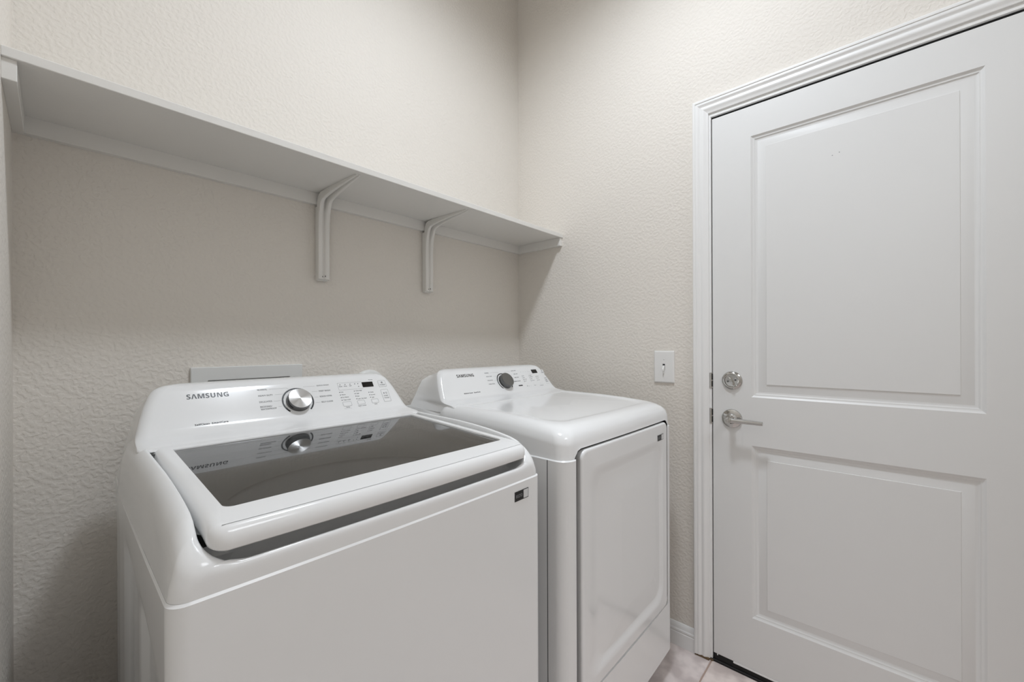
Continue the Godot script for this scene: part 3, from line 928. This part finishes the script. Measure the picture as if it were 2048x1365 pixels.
func build_washer() -> void:
	var o := thing("washing_machine", "white top-loading washing machine with dark glass lid, left of the dryer", "washing machine", Vector3(-1.25, 0.0, 0.5))
	var off := Vector3(0, 0, 0.5)
	var zb := 0.13
	var body := MB.new()
	body.off = off
	var rows: Array = []
	for y in [0.03, 0.10, 0.3, 0.5, 0.65, 0.74, 0.765, 0.78, 0.79, 0.80, 0.81, 0.82, 0.83, 0.84, 0.855, 0.875, 0.8955, 0.8985]:
		var p := plan(0.345 - (0.0022 if y > 0.897 else 0.0), zb, 0.868 - (0.0024 if y > 0.897 else 0.0), 0.006, 0.021)
		var q := PackedVector3Array()
		for s in p:
			var e := side_emboss(s.y, y) if absf(s.x) > 0.33 and s.y < 0.846 else 0.0
			q.append(Vector3(s.x - signf(s.x) * e, y, s.y))
		rows.append(q)
	body.loft(rows, true, true, true)
	part("cabinet", body, M.enamel, o, 32.0)
	for sx in [-0.27, 0.27]:
		for z in [0.2, 0.78]:
			var ft := MB.new()
			ft.off = off
			ft.lathe(PackedVector2Array([Vector2(0.022, 0), Vector2(0.022, 0.012), Vector2(0.012, 0.014), Vector2(0.012, 0.034)]), Transform3D(Basis(Vector3.RIGHT, -PI / 2), Vector3(sx, 0, z)), 20)
			part("foot", ft, M.black, o)
	# top cover: a rim round the lid, low along the front where the hand reaches under the lid
	var cov := MB.new()
	cov.off = off
	var lev := [[0.0026, -1.0, 0.899, 0.0024, 0.8985], [0.0045, -1.0, 0.916, 0.0024, 0.907], [0.0075, 0.044, 0.0, 0.0025, 0.915], [0.0095, 0.033, 0.0, 0.0028, 0.9195], [0.0120, 0.0235, 0.0, 0.0035, 0.9228], [0.0155, 0.0150, 0.0, 0.0047, 0.9251], [0.0198, 0.0080, 0.0, 0.0063, 0.9263], [0.0245, 0.0032, 0.0, 0.0080, 0.9266], [0.0292, 0.0008, 0.0, 0.0098, 0.9258], [0.0328, 0.0002, 0.0, 0.0120, 0.9237], [0.0350, 0.0012, 0.0, 0.0150, 0.9195], [0.0358, 0.0032, 0.0, 0.0205, 0.9135], [0.0360, 0.0080, 0.0, 0.031, 0.9090], [0.0362, 0.030, 0.0, 0.046, 0.9100], [0.0364, 0.050, 0.0, 0.058, 0.9180], [0.0366, 0.060, 0.0, 0.064, 0.940]]
	rows = []
	for l in lev:
		var r0: float = lerpf(0.021, 0.027, smoothstep(0.0026, 0.02, l[0]))
		var p := plan(0.345 - l[0], zb, 0.868 - l[3], 0.006, r0)
		var q := PackedVector3Array()
		for i in p.size():
			var w := front_share(i, p)
			var ys: float = l[2] if l[1] < 0.0 else tab(YTOP, p[i].y) - l[1]
			var back := smoothstep(0.28, 0.17, p[i].y)
			var yr := minf(0.8985 + 0.0122 * rows.size(), 0.994)
			var xr := tab(REAR, yr) - maxf(0.0, rows.size() - 8) * 0.002
			q.append(Vector3(lerpf(p[i].x, signf(p[i].x) * xr, back), lerpf(lerpf(ys, l[4], w), yr, back), p[i].y))
		rows.append(q)
	cov.loft(rows, false)
	# the deck under the console
	cov.box(Vector3(-0.306, 0.905, zb + 0.001), Vector3(0.306, 0.9955, 0.402))
	part("top_cover", cov, M.plastic, o, 50.0)
	# inside: rim of the tub and the drum below it
	var tub := MB.new()
	tub.off = off
	var ra := PackedVector3Array(); var rb := PackedVector3Array(); var rc := PackedVector3Array(); var rd := PackedVector3Array(); var re := PackedVector3Array()
	for i in 96:
		var a := TAU * i / 96
		var dir := Vector2(cos(a), sin(a))
		var sc := minf(0.309 / maxf(absf(dir.x), 1e-4), 0.200 / maxf(absf(dir.y), 1e-4))
		ra.append(Vector3(dir.x * sc, 0.952, 0.605 + dir.y * sc))
		var c2 := minf(sc * 0.97, 0.262)
		rb.append(Vector3(dir.x * c2, 0.949, 0.605 + dir.y * minf(c2, 0.192)))
		rc.append(Vector3(dir.x * 0.232, 0.935, 0.605 + dir.y * 0.185))
		rd.append(Vector3(dir.x * 0.226, 0.925, 0.605 + dir.y * 0.181))
		re.append(Vector3(dir.x * 0.228, 0.905, 0.605 + dir.y * 0.183))
	tub.loft([ra, rb, rc, rd, re], true)
	part("tub_rim", tub, M.tub, o, 40.0)
	var drum := MB.new()
	drum.off = off
	drum.lathe(PackedVector2Array([Vector2(0.236, -0.86), Vector2(0.236, -0.62), Vector2(0.244, -0.60), Vector2(0.244, -0.48), Vector2(0.05, -0.45), Vector2(0.03, -0.50)]), Transform3D(Basis(Vector3.RIGHT, PI / 2), Vector3(0, 0.04, 0.605)), 64, false, true)
	part("drum", drum, M.drum, o)
	# lid frame
	var lid := MB.new()
	lid.off = off
	rows = []
	var zf := 0.8625
	var zl := 0.4045
	var outs := [[0.0150, 0.022], [0.0045, 0.0290], [0.0010, 0.0260], [0.0, 0.0215], [0.0, 0.0165], [0.0008, 0.0118], [0.0025, 0.0078], [0.0050, 0.0044], [0.0085, 0.0018], [0.0130, 0.0004], [0.0170, 0.0]]
	for e in outs:
		var p := plan(0.3038 - e[0], zl + minf(e[0], 0.0025), zf - e[0] * 0.85, 0.004, maxf(0.0225 - e[0], 0.009))
		var q := PackedVector3Array()
		for s in p: q.append(Vector3(s.x, lid_y(s.y) - e[1], s.y))
		rows.append(q)
	for e in [[0.0035, 0.0], [0.001, 0.0004], [0.0, 0.0018], [0.0, 0.0058]]:
		var p := plan(0.2745 + e[0], 0.430 - e[0], 0.8015 + e[0], 0.0, 0.013 + e[0] * 0.5)
		var q := PackedVector3Array()
		for s in p: q.append(Vector3(s.x * (1.0 + 0.006 * (s.y - 0.6)), 1.0005 - 0.0514 * (s.y - 0.43) - e[1], s.y))
		rows.append(q)
	rows.append(row(plan(0.268, 0.424, 0.808, 0.0, 0.014), 0.972))
	lid.loft(rows, true)
	var ldo := part("lid", lid, M.plastic, o, 42.0)
	var gl := MB.new()
	gl.off = off
	var g0 := PackedVector3Array(); var g1 := PackedVector3Array()
	for s: Array in [[-0.2755, 0.4285], [-0.2755, 0.803], [0.2755, 0.803], [0.2755, 0.4285]]:
		var y: float = 1.0005 - 0.0514 * (s[1] - 0.43) - 0.0042
		g0.append(Vector3(s[0], y, s[1])); g1.append(Vector3(s[0], y - 0.0035, s[1]))
	gl.loft([g0, g1], true, true, true)
	part("lid_glass", gl, M.glass, ldo, 20.0)
	var sm := MB.new()
	sm.off = off
	var a1 := PackedVector3Array(); var a2 := PackedVector3Array()
	for i in 41:
		var x := lerpf(-0.2885, 0.2885, i / 40.0)
		var zz := 0.8495 - 0.0035 * pow(x / 0.2985, 2.0)
		a1.append(Vector3(x, lid_y(zz) - 0.0002 + 0.0004 * 0.5, zz)); a2.append(Vector3(x, lid_y(zz + 0.0011) + 0.0000, zz + 0.0011))
	sm.loft([a1, a2], false)
	part("lid_seam", sm, M.seam, ldo)
	# hinge pins at the back corners of the lid
	for sx in [-1.0, 1.0]:
		var hp := MB.new()
		hp.off = off
		hp.lathe(PackedVector2Array([Vector2(0.006, -0.006), Vector2(0.006, 0.006)]), Transform3D(Basis(Vector3.UP, PI / 2), Vector3(sx * 0.3035, 0.988, 0.425)), 16)
		part("hinge_pin", hp, M.recess, ldo)
	# console
	var con := MB.new()
	con.off = off
	console_loft(con, 0.345, 0.14, 1.0, [[0.9765, 0.3175], [0.99, 0.313], [1.026, 0.307], [1.05, 0.299], [1.07, 0.289], [1.09, 0.274], [1.10, 0.263], [1.111, 0.243], [1.116, 0.222], [1.1205, 0.17]], 0.020, 0.0)
	var co := part("console", con, M.plastic, o, 50.0)
	var xf := panel_frame(0.345, 0.0)
	console_face(co, off, xf, -0.2295, 0.0814, 0.0873, WT, WS, [["SelfClean", -0.2218, 0.0184, 0.0271], ["SmartCare", -0.1905, 0.0184, 0.0318]], 0.004, false)
	knob(co, xf * Transform3D(Basis(), Vector3(0.004, 0.0555, 0)), off, 0.0297, 0.0175, M.brushed)
	badge(o, off, 0.2478, 0.2952, 0.8568, 0.8782, 0.8655, 0.8643)

# ------------------------------------------------------------------ dryer
func build_dryer() -> void:
	var X0 := -0.482
	var o := thing("clothes_dryer", "white front-loading clothes dryer in the corner, right of the washer", "clothes dryer", Vector3(X0, 0.0, 0.5))
	var off := Vector3(0, 0, 0.5)
	var zb := 0.13
	var ZD := 0.883
	var HWD := 0.343
	var YS := 0.908
	# cabinet: its front is a frame with an open bay for the door
	var body := MB.new()
	body.off = off
	var outline := func(y: float, ins: float, bay: bool) -> PackedVector3Array:
		var p := plan(HWD - ins, zb, ZD - ins, 0.005, 0.036)
		var ref := plan(HWD, zb, ZD, 0.005, 0.036)
		var q := PackedVector3Array()
		for i in p.size():
			if bay and absf(ref[i].x) < 0.299 and ref[i].y > 0.8:
				continue
			q.append(Vector3(p[i].x, y, p[i].y))
		if bay:
			# split left part and right part with the bay between them
			var l := PackedVector3Array(); var r := PackedVector3Array()
			for s in q:
				if s.x < 0.0: l.append(s)
				else: r.append(s)
			var zz: float = ZD - ins - 0.005 * pow(0.299 / HWD, 2.0)
			for s in [[-0.2995, zz], [-0.298, zz - 0.002], [-0.298, 0.832], [0.298, 0.832], [0.298, zz - 0.002], [0.2995, zz]]:
				l.append(Vector3(s[0], y, s[1]))
			l.append_array(r)
			return l
		return q
	var rows: Array = []
	for y in [0.262, 0.5, 0.8, YS - 0.003]: rows.append(outline.call(y, 0.0, true))
	rows.append(outline.call(YS, 0.0024, true))
	body.loft(rows, true, true, true)
	var lower: Array = []
	lower.append(outline.call(0.085, 0.004, false))
	lower.append(outline.call(0.088, 0.0, false))
	lower.append(outline.call(0.2635, 0.0, false))
	body.loft(lower, true, true, true)
	part("cabinet", body, M.enamel, o, 32.0)
	# joint between side panel and front column, left and right
	for sx in [-1.0, 1.0]:
		var jn := MB.new()
		jn.off = off
		jn.box(Vector3(minf(sx * (HWD - 0.001), sx * (HWD + 0.0003)), 0.09, 0.8185), Vector3(maxf(sx * (HWD - 0.001), sx * (HWD + 0.0003)), YS - 0.003, 0.8205))
		part("side_joint", jn, M.recess, o)
	var pl := MB.new()
	pl.off = off
	pl.box(Vector3(-0.32, 0.012, 0.16), Vector3(0.32, 0.09, 0.83))
	part("plinth", pl, M.black, o)
	for sx in [-0.29, 0.29]:
		for z in [0.2, 0.79]:
			var ft := MB.new()
			ft.off = off
			ft.lathe(PackedVector2Array([Vector2(0.022, 0), Vector2(0.022, 0.012), Vector2(0.012, 0.014)]), Transform3D(Basis(Vector3.RIGHT, -PI / 2), Vector3(sx, 0, z)), 20)
			part("foot", ft, M.black, o)
	# lining of the bay: grey plastic
	var bay := MB.new()
	bay.off = off
	var b0 := PackedVector3Array(); var b1 := PackedVector3Array()
	for s in rrect(-0.2978, 0.268, 0.2978, 0.9305, 0.026, 8):
		b0.append(Vector3(s.x, s.y, 0.8800 - 0.005 * pow(s.x / HWD, 2.0))); b1.append(Vector3(s.x, s.y, 0.8335))
	bay.loft([b0, b1], true, false, true)
	bay.flip(0)
	var bayo := part("door_bay", bay, M.black, o, 35.0)
	# latch strip and buttons seen in the slot
	for q in [[0.745, 0.835], [0.60, 0.72]]:
		var lt := MB.new()
		lt.off = off
		lt.box(Vector3(-0.2955, q[0], 0.834), Vector3(-0.287, q[1], 0.852), 0.004)
		part("latch", lt, M.black if q[0] < 0.7 else M.recess, bayo)
	# top cover with the bay's rounded head cut into its front
	var cov := MB.new()
	cov.off = off
	var cl := [[0.0026, 0.0], [0.0035, 0.016]]
	rows = []
	var dome := [[0.0042, 0.040], [0.0056, 0.0315], [0.0085, 0.0235], [0.0130, 0.0160], [0.0190, 0.0095], [0.0260, 0.0046], [0.0340, 0.0015], [0.0420, 0.0001], [0.0520, 0.0], [0.0600, 0.0006], [0.0650, 0.0017], [0.0700, 0.0031], [0.0760, 0.0042], [0.0860, 0.0048], [0.13, 0.0052], [0.20, 0.0050]]
	var ytopd := [[0.10, 1.0055], [0.42, 1.005], [0.60, 1.003], [0.70, 0.999], [0.78, 0.993], [0.84, 0.9875], [0.9, 0.982]]
	var base0 := PackedVector3Array(); var base1 := PackedVector3Array()
	var p0 := plan(HWD - 0.0026, zb, ZD - 0.0026, 0.005, 0.036)
	var p1 := plan(HWD - 0.0040, zb, ZD - 0.0036, 0.005, 0.037)
	for i in p0.size():
		# the head of the bay: a rounded notch
		var lift := 0.0
		var ax := absf(p0[i].x)
		if ax < 0.2985 and p0[i].y > 0.8:
			var dx := clampf((0.2985 - ax) / 0.026, 0.0, 1.0)
			lift = 0.0235 * sqrt(1.0 - pow(1.0 - dx, 2.0))
		base0.append(Vector3(p0[i].x, YS + lift, p0[i].y))
		base1.append(Vector3(p1[i].x, YS + 0.012 + lift * 0.55, p1[i].y))
	rows.append(base0); rows.append(base1)
	for e in dome:
		var p := plan(HWD - e[0], zb, ZD - e[0] * 1.15, 0.005, 0.036 + e[0] * 0.35)
		var q := PackedVector3Array()
		for s in p:
			var back := smoothstep(0.375, 0.345, s.y) * smoothstep(0.255, 0.285, absf(s.x))
			var k := minf((rows.size() - 1) / 6.0, 1.0)
			var yr := lerpf(0.922, 0.978, k)
			var xr := minf(absf(s.x), lerpf(0.332, lerpf(0.3105, 0.3265, clampf((s.y - 0.155) / 0.20, 0.0, 1.0)), k))
			q.append(Vector3(lerpf(s.x, signf(s.x) * xr, back), lerpf(tab(ytopd, s.y) - e[1] - (0.0028 if e[1] > 0.03 else 0.0), yr, back), s.y))
		rows.append(q)
	cov.loft(rows, true, false, true)
	# ceiling of the notch
	var n0 := PackedVector3Array(); var n1 := PackedVector3Array()
	for i in p0.size():
		if absf(p0[i].x) < 0.2985 and p0[i].y > 0.8:
			n0.append(base0[i]); n1.append(Vector3(base0[i].x, base0[i].y, 0.834))
	cov.loft([n0, n1], false)
	part("top_cover", cov, M.plastic, o, 50.0)
	# console
	var con := MB.new()
	con.off = off
	var CX := 0.0
	console_loft(con, 0.365, 0.155, 0.995, [[0.9765, 0.3115], [0.99, 0.304], [1.03, 0.280], [1.066, 0.262], [1.0887, 0.236], [1.106, 0.203], [1.115, 0.17], [1.1205, 0.14]], 0.017, 0.0)
	var co := part("console", con, M.plastic, o, 50.0)
	var xf := panel_frame(0.365, 0.020)
	console_face(co, off, xf, -0.2349, 0.0834, 0.0915, DTX, DS, [["Moisture Sensor", -0.2359, 0.0222, 0.0429], ["SmartCare", -0.1880, 0.0222, 0.0315]], -0.004, true)
	var bar := MB.new()
	bar.off = off
	bar.flat(rrect(0.0655, 0.0296, 0.0895, 0.0345, 0.001, 3), xf, 0.0005)
	part("steam_label", bar, M.print, co)
	knob(co, xf * Transform3D(Basis(), Vector3(-0.003, 0.0565, 0)), off, 0.0310, 0.020, M.grey_knob)
	# door: dished panel
	var dm := MB.new()
	dm.off = off
	var X1 := -0.2775; var X2 := 0.284; var Y1 := 0.2675; var Y2 := 0.9258
	rows = []
	for e in [[0.002, -0.030], [0.0, -0.026], [0.0, -0.0070], [0.0006, -0.0042], [0.0022, -0.0018], [0.0048, -0.0004], [0.0085, 0.0]]:
		var r := PackedVector3Array()
		for s in rrect(X1 + e[0], Y1 + e[0], X2 - e[0], Y2 - e[0], 0.024 - e[0] * 0.7, 8): r.append(Vector3(s.x, s.y, 0.8865 + e[1] - 0.004 * pow(s.x / 0.3, 2.0)))
		rows.append(r)
	# the dish: sharper on the right, soft on the left
	for e in [[0.0, 0.0], [0.12, -0.0003], [0.3, -0.0014], [0.5, -0.0036], [0.7, -0.0058], [0.88, -0.0071], [1.0, -0.0075], [1.6, -0.0066], [3.0, -0.0050]]:
		var k: float = e[0]
		var r := PackedVector3Array()
		for s in rrect(-0.255 + 0.065 * k, 0.300 + 0.034 * k, 0.243 - 0.020 * k, 0.874 - 0.038 * k, 0.05 - 0.006 * minf(k, 1.0), 8): r.append(Vector3(s.x, s.y, 0.8865 + e[1] - 0.004 * pow(s.x / 0.3, 2.0)))
		rows.append(r)
	dm.loft(rows, true, true, true)
	var dd := part("dryer_door", dm, M.plastic, o, 40.0)
	badge(dd, off, 0.195, 0.2445, 0.8697, 0.8897, 0.8858, 0.8846)

# ------------------------------------------------------------------ small fittings and lamps
func build_fittings() -> void:
	# light switch
	var o := thing("light_switch", "white toggle light switch plate on the wall left of the door", "light switch", Vector3(0, 1.112, 0.7935))
	var x := 0.0
	var pm := MB.new()
	pm.off = o.position
	var rows: Array = []
	for e in [[0.0, 0.0], [0.0, 0.0022], [0.0009, 0.0042], [0.0028, 0.0058], [0.0055, 0.0064]]:
		var r := PackedVector3Array()
		for s in rrect(0.7515 + e[0], 1.0465 + e[0], 0.8355 - e[0], 1.1780 - e[0], 0.003, 4): r.append(Vector3(-e[1] - 0.0004, s.y, s.x))
		rows.append(r)
	pm.loft(rows, true, true, true)
	part("switch_plate", pm, M.switch, o, 35.0)
	var sl := MB.new()
	sl.off = o.position
	sl.box(Vector3(-0.0072, 1.1005, 0.7888), Vector3(-0.004, 1.1245, 0.7985))
	part("toggle_slot", sl, M.recess, o)
	var tg := MB.new()
	tg.off = o.position
	var t0 := PackedVector3Array(); var t1 := PackedVector3Array(); var t2 := PackedVector3Array()
	for s in [[0.7893, 1.1015], [0.7980, 1.1015], [0.7980, 1.1205], [0.7893, 1.1205]]: t0.append(Vector3(-0.005, s[1], s[0]))
	for s in [[0.7898, 1.1010], [0.7975, 1.1010], [0.7975, 1.1165], [0.7898, 1.1165]]: t1.append(Vector3(-0.0085, s[1], s[0]))
	for s in [[0.7908, 1.0965], [0.7965, 1.0965], [0.7965, 1.1035], [0.7908, 1.1035]]: t2.append(Vector3(-0.0185, s[1], s[0]))
	tg.loft([t0, t1, t2], true, false, true)
	part("toggle", tg, M.switch, o, 30.0)
	for y in [1.143, 1.082]:
		var s := MB.new()
		s.off = o.position
		s.lathe(PackedVector2Array([Vector2(0.0032, 0.0), Vector2(0.0030, 0.0010), Vector2(0.0015, 0.0014)]), Transform3D(Basis(Vector3(0, 0, -1), Vector3.UP, Vector3(-1, 0, 0)), Vector3(-0.0066, y, 0.7936)), 16)
		var so := part("screw", s, M.switch, o)
		var sc := MB.new()
		sc.off = o.position
		sc.box(Vector3(-0.0083, y - 0.0022, 0.7933), Vector3(-0.0078, y + 0.0022, 0.7939))
		part("screw_slot", sc, M.recess, so)
	# washer outlet box in the wall
	var b := thing("laundry_outlet_box", "white recessed washer outlet box in the back wall, rising behind the washer", "outlet box", Vector3(-1.27, 0.93, 0.0))
	var fm := MB.new()
	fm.off = b.position
	var ox0 := -1.4218; var ox1 := -1.1185; var oy0 := 0.925; var oy1 := 1.1418
	var ix0 := -1.3815; var ix1 := -1.1585; var iy0 := 0.965; var iy1 := 1.1020
	var rr := func(i: float, z: float, inner: bool) -> PackedVector3Array:
		var q := PackedVector3Array()
		var p := [ox0 + i, oy0 + i, ox1 - i, oy1 - i] if not inner else [ix0 - i, iy0 - i, ix1 + i, iy1 + i]
		for s in rrect(p[0], p[1], p[2], p[3], 0.002, 2): q.append(Vector3(s.x, s.y, z))
		return q
	fm.loft([rr.call(0.0, 0.0006, false), rr.call(0.0, 0.0075, false), rr.call(0.0015, 0.0092, false), rr.call(0.0015, 0.0092, true), rr.call(0.0, 0.0075, true), rr.call(0.0, -0.085, true)], true, false, true)
	part("frame", fm, M.outlet, b, 35.0)
	for q in [[-1.33, 0], [-1.21, 1]]:
		var vv := MB.new()
		vv.off = b.position
		vv.lathe(PackedVector2Array([Vector2(0.013, -0.08), Vector2(0.013, -0.045), Vector2(0.017, -0.045), Vector2(0.017, -0.025), Vector2(0.006, -0.022)]), Transform3D(Basis(), Vector3(q[0], 1.02, 0)), 24)
		part("valve", vv, M.satin, b)
	# dryer duct collar on the wall
	var c := thing("dryer_vent_collar", "white round dryer vent collar on the back wall, peeking above the washer console", "vent", Vector3(-0.874, 1.0425, 0.0))
	var vm := MB.new()
	vm.off = c.position
	var r2 := PackedVector2Array()
	for q in [[0.069, 0.0005], [0.069, 0.006], [0.0665, 0.012], [0.060, 0.016], [0.053, 0.0175], [0.0515, 0.03], [0.0495, 0.03], [0.048, 0.02]]: r2.append(Vector2(q[0], q[1]))
	vm.lathe(r2, Transform3D(Basis(), Vector3(-0.874, 1.0425, 0.0)), 56, true, true)
	part("collar", vm, M.outlet, c, 40.0)
	# lamps
	var l := thing("ceiling_light", "round flat flush ceiling light with white rim above the middle of the room", "ceiling light", Vector3(-0.86, H, 1.0))
	var dm := MB.new()
	dm.off = l.position
	var down := Transform3D(Basis(Vector3.RIGHT, PI / 2), Vector3(-0.86, H, 1.0))
	dm.lathe(PackedVector2Array([Vector2(0.15, 0.0005), Vector2(0.15, 0.004), Vector2(0.1, 0.006), Vector2(0.01, 0.0065)]), down, 48)
	part("lens", dm, M.lampglass, l, 60.0)
	var bs := MB.new()
	bs.off = l.position
	bs.lathe(PackedVector2Array([Vector2(0.172, 0.0005), Vector2(0.172, 0.004), Vector2(0.164, 0.008), Vector2(0.154, 0.008), Vector2(0.1505, 0.004)]), down, 48, false, false)
	part("trim_ring", bs, M.switch, l)
	var p := thing("ceiling_panel", "square white ceiling light panel in the hall behind the camera", "ceiling light", Vector3(-1.0, H - 0.02, 3.0))
	var gm := MB.new()
	gm.off = p.position
	gm.box(Vector3(-1.45, H - 0.03, 2.55), Vector3(-0.55, H - 0.0005, 3.45), 0.003)
	part("diffuser", gm, M.lampglass, p)
